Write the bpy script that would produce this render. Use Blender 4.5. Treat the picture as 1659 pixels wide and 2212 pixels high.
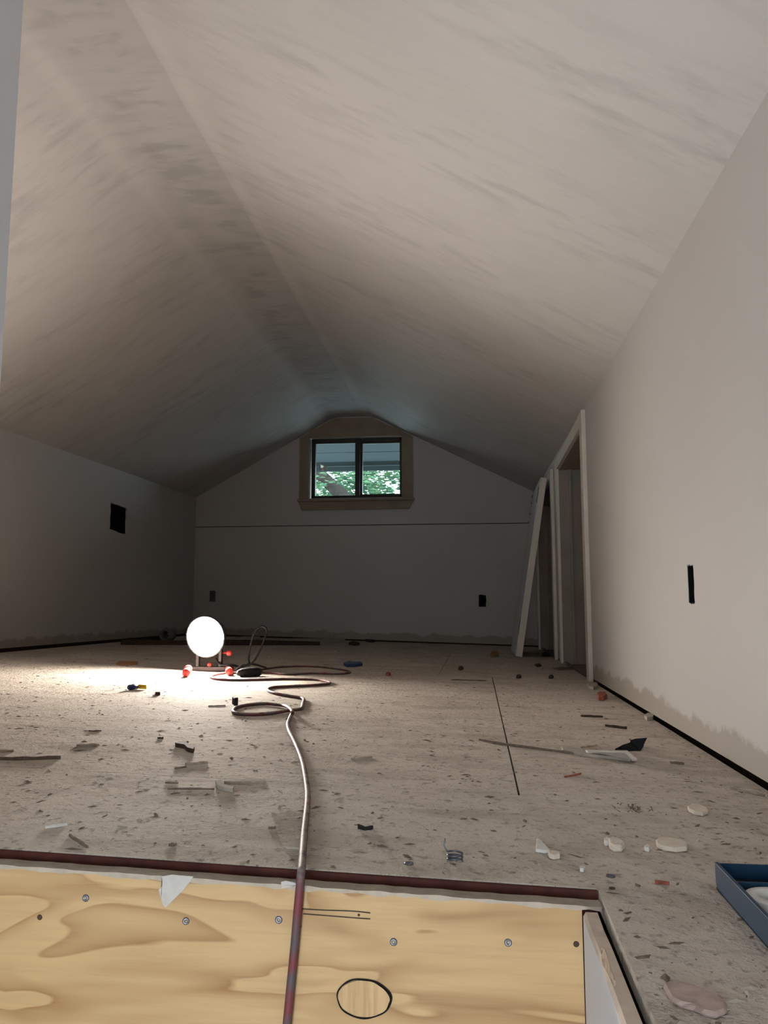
import bpy, bmesh, math, random
from mathutils import Vector, Matrix
from mathutils.geometry import delaunay_2d_cdt
random.seed(7)
for o in list(bpy.data.objects): bpy.data.objects.remove(o)
scene = bpy.context.scene
C = scene.collection

# ------------------------------------------------------------------ camera
W, H = 1659, 2212
FPX, HZ, VX, CZ = 1750.0, 1322.0, 1030.0, 0.302
TH = math.atan((HZ - H/2)/FPX); PS = math.atan((VX - W/2)*math.cos(TH)/FPX)
cam = bpy.data.cameras.new('camera'); co = bpy.data.objects.new('camera', cam); C.objects.link(co)
co.location = (0, 0, CZ); co.rotation_euler = (math.pi/2 + TH, 0, PS)
cam.sensor_fit = 'VERTICAL'; cam.sensor_height = 36; cam.lens = 36*FPX/H
cam.clip_start = 0.02; cam.clip_end = 300
scene.camera = co

# ------------------------------------------------------------------ world, sun, exposure
w = bpy.data.worlds.new('sky'); scene.world = w; w.use_nodes = True
bg = w.node_tree.nodes['Background']
bg.inputs['Color'].default_value = (0.84, 0.94, 1.0, 1); bg.inputs['Strength'].default_value = 12.5
sun = bpy.data.lights.new('sun', 'SUN'); sun.energy = 3; sun.angle = 0.02; sun.color = (1, .96, .88)
so = bpy.data.objects.new('sun', sun); C.objects.link(so)
so.rotation_euler = Vector((-0.8, 0.35, -1.1)).to_track_quat('-Z', 'Y').to_euler()
scene.view_settings.view_transform = 'Standard'; scene.view_settings.look = 'None'
scene.view_settings.exposure = 0.12; scene.view_settings.gamma = 1.0
scene.view_settings.use_curve_mapping = False
LAMP = 665.0          # radiance of the work light's glowing lens
LAMP_COL = (1.0, 0.91, 0.81)

# ------------------------------------------------------------------ pixel rays (to measure where things stand)
c_, s_ = math.cos, math.sin
FWD = Vector((-s_(PS)*c_(TH), c_(PS)*c_(TH), s_(TH)))
RGT = Vector((c_(PS), s_(PS), 0)); UPV = Vector((s_(PS)*s_(TH), -c_(PS)*s_(TH), c_(TH)))
CAM = Vector((0, 0, CZ))
def ray(px, py): return FWD + RGT*((px - W/2)/FPX) - UPV*((py - H/2)/FPX)
def fz(x, y): return 0.003*y - 0.03*(x - 0.49)                 # the old floor falls to the right
FN = Vector((0.03, -0.003, 1))                                  # its normal
def fl(px, py, h=0.0):
    d = ray(px, py); t = (0.0147 + h - CZ)/d.dot(FN); return CAM + d*t
def onx(px, py, X): d = ray(px, py); return CAM + d*(X/d.x)
def ony(px, py, Y): d = ray(px, py); return CAM + d*(Y/d.y)

# ------------------------------------------------------------------ object helpers
def put(o, parent=None):
    C.objects.link(o)
    if parent:
        o.parent = parent
        o.matrix_parent_inverse = Matrix.Translation(-parent.location) if parent.type == 'EMPTY' else Matrix()
    return o
def tag(o, label, cat, group=None, kind=None):
    o['label'] = label; o['category'] = cat
    if group: o['group'] = group
    if kind: o['kind'] = kind
    return o
def struct(o, label=None):
    o['kind'] = 'structure'
    if label: o['label'] = label
    return o
def empty(name, loc):
    o = bpy.data.objects.new(name, None); o.location = loc; o.empty_display_size = .05
    C.objects.link(o); return o
def mesh(name, verts, faces, m, parent=None, smooth=False):
    me = bpy.data.meshes.new(name); me.from_pydata([tuple(v) for v in verts], [], faces)
    bm = bmesh.new(); bm.from_mesh(me); bmesh.ops.recalc_face_normals(bm, faces=bm.faces); bm.to_mesh(me); bm.free()
    if m: me.materials.append(m)
    if smooth:
        for p in me.polygons: p.use_smooth = True
    return put(bpy.data.objects.new(name, me), parent)
def from_bm(name, bm, m, parent=None, smooth=False):
    bmesh.ops.recalc_face_normals(bm, faces=bm.faces)
    me = bpy.data.meshes.new(name); bm.to_mesh(me); bm.free(); me.materials.append(m)
    if smooth:
        for p in me.polygons: p.use_smooth = True
    return put(bpy.data.objects.new(name, me), parent)
def hexa(name, p8, m, parent=None, bevel=0.0):
    f = [(0,1,2,3), (7,6,5,4), (0,4,5,1), (1,5,6,2), (2,6,7,3), (3,7,4,0)]
    bm = bmesh.new(); vs = [bm.verts.new(p) for p in p8]
    for q in f: bm.faces.new([vs[i] for i in q])
    if bevel: bmesh.ops.bevel(bm, geom=list(bm.edges), offset=bevel, segments=2, affect='EDGES', profile=.5)
    return from_bm(name, bm, m, parent)
def box(name, x0, x1, y0, y1, z0, z1, m, parent=None, bevel=0.0):
    return hexa(name, [(x0,y0,z0),(x1,y0,z0),(x1,y1,z0),(x0,y1,z0),(x0,y0,z1),(x1,y0,z1),(x1,y1,z1),(x0,y1,z1)], m, parent, bevel)
def cavity(name, lo, hi, axis, side, m, parent):
    """hollow box, open on one side (axis 0/1, side 0 = low end, 1 = high end)"""
    p = [(x, y, z) for x in (lo[0], hi[0]) for y in (lo[1], hi[1]) for z in (lo[2], hi[2])]
    fs = {(0,0): (0,1,3,2), (0,1): (4,6,7,5), (1,0): (0,4,5,1), (1,1): (2,3,7,6), (2,0): (0,2,6,4), (2,1): (1,5,7,3)}
    o = mesh(name, p, [v for k, v in fs.items() if k != (axis, side)], m, parent)
    md = o.modifiers.new('wall', 'SOLIDIFY'); md.thickness = .002; md.offset = 0
    return o
def prism(name, pts, off, m, parent=None, bevel=0.0):
    """flat outline (3-D points) extruded by the vector off"""
    bm = bmesh.new(); n = len(pts); off = Vector(off)
    a = [bm.verts.new(p) for p in pts]; b = [bm.verts.new(Vector(p) + off) for p in pts]
    bm.faces.new(a); bm.faces.new(b[::-1])
    for i in range(n): bm.faces.new((a[i], b[i], b[(i+1) % n], a[(i+1) % n]))
    if bevel: bmesh.ops.bevel(bm, geom=list(bm.edges), offset=bevel, segments=1, affect='EDGES')
    bmesh.ops.triangulate(bm, faces=[f for f in bm.faces if len(f.verts) > 4])
    return from_bm(name, bm, m, parent)
def catmull(P, n=8):
    P = [Vector(p) for p in P]; out = []
    for i in range(len(P)-1):
        p0 = P[max(i-1, 0)]; p1 = P[i]; p2 = P[i+1]; p3 = P[min(i+2, len(P)-1)]
        for k in range(n):
            t = k/n
            out.append(.5*((2*p1) + (p2-p0)*t + (2*p0-5*p1+4*p2-p3)*t*t + (3*p1-p0-3*p2+p3)*t**3))
    out.append(P[-1]); return out
def tube(name, P, r, m, parent=None, seg=10, n=8, raw=False):
    Q = [Vector(p) for p in P] if raw else catmull(P, n)
    vs = []; fs = []; N = len(Q); nrm = None
    for i, p in enumerate(Q):
        t = (Q[min(i+1, N-1)] - Q[max(i-1, 0)]).normalized()
        if nrm is None:
            nrm = t.orthogonal().normalized()
        nrm = (nrm - t*nrm.dot(t)); nrm = nrm.normalized() if nrm.length > 1e-6 else t.orthogonal().normalized()
        b = t.cross(nrm); rr = r(i/(N-1)) if callable(r) else r
        for k in range(seg):
            a = 2*math.pi*k/seg; vs.append(p + nrm*(rr*c_(a)) + b*(rr*s_(a)))
    for i in range(N-1):
        for k in range(seg):
            k2 = (k+1) % seg; fs.append((i*seg+k, i*seg+k2, (i+1)*seg+k2, (i+1)*seg+k))
    fs.append(tuple(range(seg))); fs.append(tuple((N-1)*seg + k for k in range(seg)))
    return mesh(name, vs, fs, m, parent, True)
def lathe(name, prof, o, axis, m, parent=None, seg=32, smooth=True, closed=False):
    """prof = [(radius, height)] around axis from point o"""
    q = Vector((0,0,1)).rotation_difference(Vector(axis).normalized()); vs = []; fs = []
    for r, h in prof:
        for k in range(seg):
            a = 2*math.pi*k/seg; vs.append(Vector(o) + q @ Vector((r*c_(a), r*s_(a), h)))
    n = len(prof)
    for i in range(n-1):
        for k in range(seg):
            k2 = (k+1) % seg; fs.append((i*seg+k, i*seg+k2, (i+1)*seg+k2, (i+1)*seg+k))
    if closed:
        for k in range(seg):
            k2 = (k+1) % seg; fs.append(((n-1)*seg+k, (n-1)*seg+k2, k2, k))
    else:
        if prof[0][0] > 1e-6: fs.append(tuple(range(seg)))
        if prof[-1][0] > 1e-6: fs.append(tuple((n-1)*seg+k for k in range(seg)))
    ob = mesh(name, vs, fs, m, parent, smooth)
    return ob
def sheet(name, outline, holes, to3d, depth, m, parent=None):
    """flat board with real holes; to3d(u, v) -> point, depth = extrusion vector to its back"""
    pts = []; edges = []
    for loop in [outline] + holes:
        k = len(pts); n = len(loop); pts += [Vector(p) for p in loop]
        edges += [(k+i, k+(i+1) % n) for i in range(n)]
    vo, eo, fo, *_ = delaunay_2d_cdt(pts, edges, [], 0, 1e-6)
    def inside(loop, x, y):
        k = False; n = len(loop)
        for i in range(n):
            (x0, y0), (x1, y1) = loop[i], loop[(i+1) % n]
            if (y0 > y) != (y1 > y) and x < (x1-x0)*(y-y0)/(y1-y0)+x0: k = not k
        return k
    def keep(f):
        x = sum(vo[i].x for i in f)/len(f); y = sum(vo[i].y for i in f)/len(f)
        return inside(outline, x, y) and not any(inside(h, x, y) for h in holes)
    fo = [f for f in fo if keep(f)]
    V = [to3d(p.x, p.y) for p in vo]; d = Vector(depth); N = len(V)
    vs = V + [v + d for v in V]; fs = [tuple(f) for f in fo] + [tuple(i+N for i in reversed(f)) for f in fo]
    cnt = {}
    for f in fo:
        for i in range(len(f)):
            e = (f[i], f[(i+1) % len(f)]); cnt[tuple(sorted(e))] = cnt.get(tuple(sorted(e)), []) + [e]
    for k, v in cnt.items():
        if len(v) == 1: a, b = v[0]; fs.append((b, a, a+N, b+N))
    return mesh(name, vs, fs, m, parent)

# ------------------------------------------------------------------ material helpers
class NT:
    def __init__(s, name, rough=.8, spec=.3):
        s.m = bpy.data.materials.new(name); s.m.use_nodes = True; s.t = s.m.node_tree
        s.b = s.t.nodes['Principled BSDF']; s.b.inputs['Roughness'].default_value = rough
        s.b.inputs['Specular IOR Level'].default_value = spec
        s.tc = s.t.nodes.new('ShaderNodeTexCoord').outputs['Object']
    def n(s, kind, **kw):
        nd = s.t.nodes.new(kind)
        for k, v in kw.items():
            if isinstance(v, bpy.types.NodeSocket): s.t.links.new(v, nd.inputs[k])
            else: nd.inputs[k].default_value = v
        return nd
    def map(s, scale, rot=(0,0,0), loc=(0,0,0), vec=None):
        nd = s.n('ShaderNodeMapping', Vector=vec or s.tc); nd.inputs['Scale'].default_value = scale
        nd.inputs['Rotation'].default_value = rot; nd.inputs['Location'].default_value = loc
        return nd.outputs[0]
    def noise(s, scale, detail=4, rough=.55, dist=0, vec=None):
        return s.n('ShaderNodeTexNoise', Vector=vec or s.tc, Scale=scale, Detail=detail, Roughness=rough, Distortion=dist).outputs['Fac']
    def ramp(s, fac, stops, interp='LINEAR'):
        nd = s.n('ShaderNodeValToRGB', Fac=fac); cr = nd.color_ramp; cr.interpolation = interp
        while len(cr.elements) < len(stops): cr.elements.new(.5)
        for e, (p, c) in zip(cr.elements, stops):
            e.position = p; e.color = (c, c, c, 1) if isinstance(c, (int, float)) else (*c, 1)
        return nd.outputs['Color']
    def mix(s, fac, a, b, mode='MIX'):
        nd = s.t.nodes.new('ShaderNodeMix'); nd.data_type = 'RGBA'; nd.blend_type = mode
        for i, v in ((0, fac), (6, a), (7, b)):
            if isinstance(v, bpy.types.NodeSocket): s.t.links.new(v, nd.inputs[i])
            elif i == 0: nd.inputs[0].default_value = v
            else: nd.inputs[i].default_value = (*v, 1)
        return nd.outputs[2]
    def math(s, op, a, b=0.0, c=0.0):
        nd = s.t.nodes.new('ShaderNodeMath'); nd.operation = op
        for i, v in enumerate((a, b, c)):
            if isinstance(v, bpy.types.NodeSocket): s.t.links.new(v, nd.inputs[i])
            else: nd.inputs[i].default_value = v
        return nd.outputs[0]
    def col(s, c):
        if isinstance(c, bpy.types.NodeSocket): s.t.links.new(c, s.b.inputs['Base Color'])
        else: s.b.inputs['Base Color'].default_value = (*c, 1)
    def bump(s, h, strength=.3, dist=.01):
        nd = s.n('ShaderNodeBump', Height=h, Strength=strength, Distance=dist)
        s.t.links.new(nd.outputs[0], s.b.inputs['Normal'])
def simple(name, c, rough=.7, var=.15, scale=30, spec=.3, metal=0.0, bump=.0):
    t = NT(name, rough, spec); f = t.noise(scale, 4)
    t.col(t.mix(t.ramp(f, [(.3, 0.), (.7, 1.)]), [v*(1-var) for v in c], [min(1, v*(1+var)) for v in c]))
    t.b.inputs['Metallic'].default_value = metal
    if bump: t.bump(f, bump, .003)
    return t.m
M = {}
def paint(name, base, band=False, streak=False):
    t = NT(name, .62, .3)
    big = t.noise(1.6, 3); c = t.mix(t.ramp(big, [(.35, 0.), (.65, 1.)]), [v*.95 for v in base], base)
    fine = t.noise(220, 3)
    if streak:   # thin skim coat dragged across the slope with a wide knife
        v = t.map((3.2, 13, 3.2)); s1 = t.noise(1.35, 5, .62, .05, v)
        v2 = t.map((.5, 2.2, .5)); s2 = t.noise(1.5, 3, .5, 0, v2)
        a = t.math('MULTIPLY', t.ramp(s1, [(.47, 0.), (.66, 1.)]), t.ramp(s2, [(.36, .1), (.62, 1.)]))
        c = t.mix(a, c, [base[0]*.79, base[1]*.785, base[2]*.79])
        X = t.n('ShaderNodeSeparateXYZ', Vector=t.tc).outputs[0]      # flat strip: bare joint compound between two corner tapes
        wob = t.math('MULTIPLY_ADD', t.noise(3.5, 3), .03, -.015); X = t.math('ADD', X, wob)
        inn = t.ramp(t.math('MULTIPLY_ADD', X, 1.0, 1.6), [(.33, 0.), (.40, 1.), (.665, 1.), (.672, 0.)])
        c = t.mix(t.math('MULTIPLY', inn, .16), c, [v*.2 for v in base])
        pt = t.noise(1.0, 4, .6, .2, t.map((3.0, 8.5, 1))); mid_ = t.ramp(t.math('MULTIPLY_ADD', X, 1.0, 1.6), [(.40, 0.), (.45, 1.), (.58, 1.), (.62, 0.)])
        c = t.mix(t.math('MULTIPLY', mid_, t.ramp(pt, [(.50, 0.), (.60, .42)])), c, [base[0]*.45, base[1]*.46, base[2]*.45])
        tape = t.ramp(t.math('MULTIPLY_ADD', X, 1.0, 1.6), [(.29, 0.), (.32, .13), (.36, 0.), (.67, 0.), (.70, .16), (.76, 0.)])  # window light on the corner tapes, painted as lighter bands
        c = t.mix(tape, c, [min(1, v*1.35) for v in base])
        t.bump(t.math('ADD', t.math('MULTIPLY', s1, 1.0), t.math('MULTIPLY', fine, .05)), .25, .01)
    else:
        t.bump(fine, .05, .002)
    if band:     # bare drywall paper left unpainted along the bottom edge
        sep = t.n('ShaderNodeSeparateXYZ', Vector=t.tc)
        z = t.math('SUBTRACT', sep.outputs[2], t.math('SUBTRACT', t.math('MULTIPLY', sep.outputs[1], .003), t.math('MULTIPLY', t.math('SUBTRACT', sep.outputs[0], .49), .03)))
        e = t.noise(1.0, 5, .65, 0, t.map((8, 8, 10)))
        lim = t.math('MULTIPLY_ADD', e, .11, .012)
        k = t.ramp(t.math('MULTIPLY_ADD', t.math('SUBTRACT', lim, z), 40, .5), [(.25, 0.), (.75, 1.)])
        c = t.mix(k, c, (.33, .30, .26))
    t.col(c); return t.m
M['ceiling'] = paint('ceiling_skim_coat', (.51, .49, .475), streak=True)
M['wall'] = paint('primed_drywall', (.49, .47, .457), band=True)
M['wall_plain'] = paint('painted_wall', (.60, .60, .61))
M['casing'] = simple('primed_casing', (.62, .57, .50), .5, .05, 8)
M['jamb'] = simple('jamb_wood', (.27, .225, .18), .6, .12, 6)
M['stained'] = simple('window_trim_wood', (.25, .20, .145), .6, .15, 7)
M['bronze'] = simple('bronze_window_frame', (.03, .026, .022), .45, .2, 20)
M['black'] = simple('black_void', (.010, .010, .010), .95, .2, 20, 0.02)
M['sill'] = simple('dark_sill_wood', (.035, .018, .011), .8, .4, 30)
M['redjoist'] = simple('red_brown_joist', (.085, .022, .016), .7, .35, 40)
M['gypsum'] = simple('gypsum_core', (.70, .62, .52), .9, .12, 60, bump=.4)
M['white'] = simple('white_scrap', (.72, .70, .66), .8, .06, 60)
M['dusty'] = simple('dusty_edge', (.43, .385, .33), .9, .15, 40, bump=.3)
M['metal'] = simple('zinc_screw', (.16, .17, .20), .4, .2, 200, .5, .8)
M['steel'] = simple('bright_steel', (.7, .7, .68), .25, .1, 60, .5, 1.0)
M['blackmetal'] = simple('black_powder_coat', (.02, .02, .022), .45, .3, 60)
M['rubber'] = simple('black_rubber', (.012, .012, .013), .7, .3, 80, .15)
M['red'] = simple('red_plastic', (.62, .06, .05), .4, .08, 40)
M['darkwood'] = simple('dark_scrap_wood', (.055, .035, .024), .8, .4, 60)
M['splinter'] = simple('grey_splinter', (.17, .13, .10), .85, .3, 90)
M['splinter_l'] = simple('pale_splinter', (.34, .28, .22), .85, .3, 90)
M['brick'] = simple('red_rubble', (.30, .09, .06), .9, .4, 120)
M['orange'] = simple('orange_rubble', (.38, .20, .09), .9, .3, 90)
M['bluebag'] = simple('blue_plastic', (.015, .04, .13), .4, .3, 50)
M['bluetray'] = simple('blue_enamel', (.007, .038, .082), .5, .08, 12, .25)
M['yellow'] = simple('yellow_plastic', (.7, .45, .04), .5, .1, 30)
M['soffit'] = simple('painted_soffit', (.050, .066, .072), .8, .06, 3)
M['fascia'] = simple('dark_fascia', (.022, .030, .030), .8, .1, 4)  # one dark colour for the fascia and roof deck
M['bark'] = simple('tree_bark', (.022, .017, .014), .9, .5, 14, bump=.6)
M['grass'] = simple('gravel_yard', (.16, .17, .17), .9, .2, 3)
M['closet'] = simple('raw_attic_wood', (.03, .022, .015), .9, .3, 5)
M['pipe'] = simple('grey_pipe', (.16, .155, .15), .6, .1, 20)
M['plasterpink'] = simple('pinkish_compound', (.46, .35, .31), .9, .2, 60, bump=.5)

def leaf_mat():
    t = NT('green_leaves', .5, .3); f = t.noise(7.0, 3)
    c = t.ramp(f, [(.3, (.045, .100, .060)), (.5, (.075, .165, .095)), (.72, (.19, .26, .13))])
    t.col(c); out = [n for n in t.t.nodes if n.type == 'OUTPUT_MATERIAL'][0]
    tr = t.n('ShaderNodeBsdfTranslucent', Color=c); mx = t.n('ShaderNodeMixShader', Fac=.45)
    t.t.links.new(t.b.outputs[0], mx.inputs[1]); t.t.links.new(tr.outputs[0], mx.inputs[2])
    t.t.links.new(mx.outputs[0], out.inputs[0]); return t.m
M['leaf'] = leaf_mat()
def glass_mat():
    t = NT('window_glass'); out = [n for n in t.t.nodes if n.type == 'OUTPUT_MATERIAL'][0]
    a = t.n('ShaderNodeBsdfTransparent', Color=(.74, .81, .81, 1)); g = t.n('ShaderNodeBsdfGlossy', Roughness=.02)
    fr = t.n('ShaderNodeFresnel', IOR=1.25); mx = t.n('ShaderNodeMixShader', Fac=fr.outputs[0])
    t.t.links.new(a.outputs[0], mx.inputs[1]); t.t.links.new(g.outputs[0], mx.inputs[2])
    t.t.links.new(mx.outputs[0], out.inputs[0]); return t.m
M['glass'] = glass_mat()
def emit(name, col, st):
    t = NT(name); t.col((.8, .8, .8)); t.b.inputs['Emission Color'].default_value = (*col, 1)
    t.b.inputs['Emission Strength'].default_value = st; return t.m
M['lens'] = emit('glowing_lens', LAMP_COL, LAMP)
M['reflector'] = simple('white_reflector', (.85, .85, .83), .4, .03, 20)

def floor_mat():
    t = NT('dusty_subfloor', .88, .2)
    big = t.noise(2.2, 5, .6); st = t.noise(1.0, 6, .65, .5, t.map((5, 13, 5)))
    med = t.noise(16, 6, .65); sp = t.noise(70, 4, .6); grit = t.noise(240, 3, .6)
    c = t.mix(t.ramp(big, [(.35, 0.), (.65, 1.)]), (.57, .495, .42), (.68, .605, .53))
    c = t.mix(t.ramp(st, [(.47, 0.), (.66, .8)]), c, (.43, .365, .30))
    c = t.mix(t.ramp(med, [(.52, 0.), (.72, .6)]), c, (.70, .635, .56))
    c = t.mix(t.ramp(sp, [(.56, 0.), (.68, .75)]), c, (.27, .215, .175))
    c = t.mix(t.ramp(grit, [(.58, 0.), (.74, .5)]), c, (.55, .50, .44))
    c = t.mix(t.ramp(t.noise(120, 2), [(.68, 0.), (.74, .7)]), c, (.16, .12, .10))
    t.col(c); h = t.math('ADD', t.math('MULTIPLY', sp, .6), t.math('ADD', t.math('MULTIPLY', med, .8), t.math('MULTIPLY', grit, .35)))
    t.bump(h, .8, .014); return t.m
M['floor'] = floor_mat()
def ply_mat():
    t = NT('plywood_face', .55, .3)
    v = t.map((1.5, 1.5, 6.5)); n1 = t.noise(2.3, 2.2, .5, .5, v)
    band = t.math('FRACT', t.math('MULTIPLY', n1, 5.0))
    fig = t.ramp(band, [(0, .05), (.40, .15), (.80, .70), (.93, 1.), (1, .0)])
    c = t.mix(fig, (.435, .285, .132), (.235, .120, .040))
    fib = t.noise(1.0, 5, .65, 0, t.map((10, 10, 190))); c = t.mix(t.ramp(fib, [(.42, 0.), (.70, .55)]), c, (.33, .20, .09))
    cl = t.noise(3.0, 3, .5, 0, t.map((1, 1, 2))); c = t.mix(t.ramp(cl, [(.45, 0.), (.75, .35)]), c, (.50, .35, .18))
    t.col(c); t.bump(fib, .12, .002); return t.m
M['ply'] = ply_mat()
def cord_mat():
    t = NT('dusty_maroon_cord', .6, .3)
    nz = t.n('ShaderNodeNewGeometry').outputs['Normal']; z = t.n('ShaderNodeSeparateXYZ', Vector=nz).outputs[2]
    d = t.math('MULTIPLY', t.ramp(z, [(.1, 0.), (.8, 1.)]), t.ramp(t.noise(45, 4), [(.32, 0.), (.55, 1.)]))
    base = t.mix(t.ramp(t.noise(25, 3), [(.45, 0.), (.6, 1.)]), (.13, .03, .035), (.07, .055, .06))
    t.col(t.mix(t.math('MULTIPLY', d, .6), base, (.40, .34, .31))); return t.m
M['cord'] = cord_mat()

# ------------------------------------------------------------------ room dimensions
XL, XR, YB, YR = -2.40, 0.485, 6.72, -1.05     # left, right, back, rear
XO0, XO1, YO = -0.62, 0.121, 0.912              # stair opening: left, right, far edge
def lerp(a, b, t): return a + (b-a)*t
def prof(y):
    """ceiling cross-section: eave heights and flat strip, sagging a little along the room"""
    def pl(P):
        for (y0, a), (y1, b) in zip(P, P[1:]):
            if y <= y1: return lerp(a, b, max(0, (y-y0)/(y1-y0)))
        return P[-1][1]
    zr = pl([(1.3, .845), (3.4, .893), (YB, .985)]) + CZ
    zl = pl([(1.3, .90), (3.8, .93), (YB, .985)]) + CZ
    xa = pl([(2, -1.26), (YB, -1.20)]); xb = pl([(2, -.915), (3.7, -.94), (YB, -.865)])
    return zl, zr, xa, xb, 1.66 + CZ
def ceil_z(x, y):
    zl, zr, xa, xb, zt = prof(y)
    if x < xa: return lerp(zl, zt, (x-XL)/(xa-XL))
    if x > xb: return lerp(zt, zr, (x-xb)/(XR-xb))
    return zt

# floor: subfloor sheets with joints
floor = struct(empty('floor', (0, 0, 0)), 'dusty bare subfloor sheets covered in grit')
def panel(poly, th=.018, g=.0009):
    cx = sum(p[0] for p in poly)/len(poly); cy = sum(p[1] for p in poly)/len(poly)
    q = []
    for x, y in poly:
        q.append((x - math.copysign(g, x-cx), y - math.copysign(g, y-cy)))
    prism('subfloor_panel', [(x, y, fz(x, y)) for x, y in q], (0, 0, -th), M['floor'], floor)
def rect(x0, x1, y0, y1, **k): panel([(x0, y0), (x1, y0), (x1, y1), (x0, y1)], **k)
J1, J2, J3 = 1.331, 3.577, 5.82
rect(XL+.006, -1.155, J1, J2); rect(-1.155, .062, J1, J2, g=.0016); rect(.062, XR-.003, J1, J2, g=.0016)
rect(XL+.006, -1.4, J2, J3); rect(-1.4, -.17, J2, J3); rect(-.17, XR-.003, J2, J3)
rect(XL+.006, -1.155, J3, YB+.02); rect(-1.155, .062, J3, YB+.02); rect(.062, XR-.003, J3, YB+.02)
rect(XL+.006, XO0, YR, J1, g=.0004); rect(XO0, XR+.12, YO, J1, g=.0004)
rect(XO1, XR-.003, YR, YO)
# dark framing right under the joints, and in the slot behind the riser
box('floor_joist', XO1+.004, .49, YR, YO, -.16, -.03, M['sill'], floor)
box('floor_joist', XO0-1.78, XO0-.02, YR, YO, -.16, -.03, M['sill'], floor)
box('floor_joist', XL, .5, YO+.004, YB, -.20, -.06, M['redjoist'], floor)

box('nosing', XO0, XO1, YO-.006, YO-.0006, -.05, -.0006, M['redjoist'], floor) and None
for o in [x for x in bpy.data.objects if x.name.startswith('nosing')]:
    for v in o.data.vertices:
        if v.co.z > -.01: v.co.z = fz(v.co.x, YO)-.001
# ceiling: lofted shell with softened strip edges
ys = [YR, 0, 1.3, 2.0, 2.7, 3.4, 3.8, 4.5, 5.2, 6.0, YB]
V = []; Fc = []
for y in ys:
    zl, zr, xa, xb, zt = prof(y); e = .035
    sl_ = (zt-zl)/(xa-XL); sr_ = (zt-zr)/(XR-xb)
    P = [(XL-.06, zl-.06*sl_), (XL, zl)] + [(lerp(XL, xa, k/6), lerp(zl, zt, k/6)) for k in range(1, 6)]
    P += [(xa-e, ceil_z(xa-e, y)), (xa-.01, zt-.0085), (xa+.01, zt-.0035), (xa+e, zt), (xb-e, zt), (xb-.01, zt-.0035), (xb+.01, zt-.0085), (xb+e, ceil_z(xb+e, y))]
    P += [(lerp(xb, XR, k/6), lerp(zt, zr, k/6)) for k in range(1, 6)] + [(XR, zr), (XR+.06, zr-.06*sr_)]
    V += [(x, y, z) for x, z in P]
n = len(P)
for i in range(len(ys)-1):
    for k in range(n-1): Fc.append((i*n+k, i*n+k+1, (i+1)*n+k+1, (i+1)*n+k))
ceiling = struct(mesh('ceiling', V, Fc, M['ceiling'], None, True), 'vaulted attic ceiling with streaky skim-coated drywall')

# ragged outline helper for cut holes
def ragged(u0, u1, v0, v1, j, n=6):
    r = random.Random(int(abs(u0*977)+abs(v0*131))); L = []
    for (a, b) in (((u0, v0), (u1, v0)), ((u1, v0), (u1, v1)), ((u1, v1), (u0, v1)), ((u0, v1), (u0, v0))):
        for k in range(n):
            t = k/n; L.append((lerp(a[0], b[0], t) + r.uniform(-j, j), lerp(a[1], b[1], t) + r.uniform(-j, j)))
    return L

# right wall (drywall stops short of the floor) -----------------------------------
D1a, D1b, D2a, D2b = 3.62, 4.72, 5.12, 6.36
ZH = 1.135                                              # head of the crawl-space openings
def fy(y): return fz(XR, y)
gap = .011
a = onx(1484, 1222, XR); b = onx(1501, 1303, XR)
slot = ragged(b.y, a.y, b.z, a.z, .003, 7)
out = [(YR, fy(YR)+gap), (D1a, fy(D1a)+gap), (D1a, ZH), (D1b, ZH), (D1b, fy(D1b)+gap), (D2a, fy(D2a)+gap), (D2a, ZH), (D2b, ZH), (D2b, fy(D2b)+gap), (YB, fy(YB)+gap)]
out += [(y, prof(y)[1]+.012) for y in (YB, 5.2, 3.4, 1.3, YR)]
wall_r = struct(sheet('wall_right', out, [slot], lambda u, v: Vector((XR, u, v)), (.014, 0, 0), M['wall']), 'primed knee wall on the right')
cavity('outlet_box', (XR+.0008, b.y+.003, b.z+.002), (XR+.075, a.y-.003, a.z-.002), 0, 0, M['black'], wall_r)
box('sill_plate', XR+.026, XR+.10, YR, D1a-.01, fy(0)-.03, fy(0)+.035, M['sill'], wall_r)
for y0, y1 in ((D1b+.01, D2a-.01), (D2b+.01, YB)): box('sill_plate', XR+.016, XR+.10, y0, y1, fy(y0)-.03, fy(y0)+.03, M['sill'], wall_r)
# raw space behind the openings
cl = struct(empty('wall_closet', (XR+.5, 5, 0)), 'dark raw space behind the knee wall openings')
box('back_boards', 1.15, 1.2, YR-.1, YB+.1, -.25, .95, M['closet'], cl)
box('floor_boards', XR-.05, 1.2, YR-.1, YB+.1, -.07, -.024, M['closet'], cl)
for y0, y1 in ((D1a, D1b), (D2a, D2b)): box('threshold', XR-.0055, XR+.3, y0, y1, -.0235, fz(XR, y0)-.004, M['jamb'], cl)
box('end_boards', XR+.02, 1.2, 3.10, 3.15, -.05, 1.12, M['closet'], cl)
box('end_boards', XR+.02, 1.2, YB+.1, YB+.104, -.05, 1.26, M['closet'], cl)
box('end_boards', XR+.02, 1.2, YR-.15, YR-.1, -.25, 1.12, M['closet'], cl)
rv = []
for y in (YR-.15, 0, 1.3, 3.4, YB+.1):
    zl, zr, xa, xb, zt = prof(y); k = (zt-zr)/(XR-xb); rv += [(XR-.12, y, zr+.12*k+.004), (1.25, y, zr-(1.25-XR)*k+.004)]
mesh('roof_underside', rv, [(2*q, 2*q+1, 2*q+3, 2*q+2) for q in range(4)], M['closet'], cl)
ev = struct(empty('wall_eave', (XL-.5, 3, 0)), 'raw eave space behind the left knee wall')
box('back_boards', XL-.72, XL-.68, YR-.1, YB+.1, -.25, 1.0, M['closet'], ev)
box('floor_boards', XL-.72, XL+.05, YR-.1, YB+.1, -.25, .055, M['closet'], ev)
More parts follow.
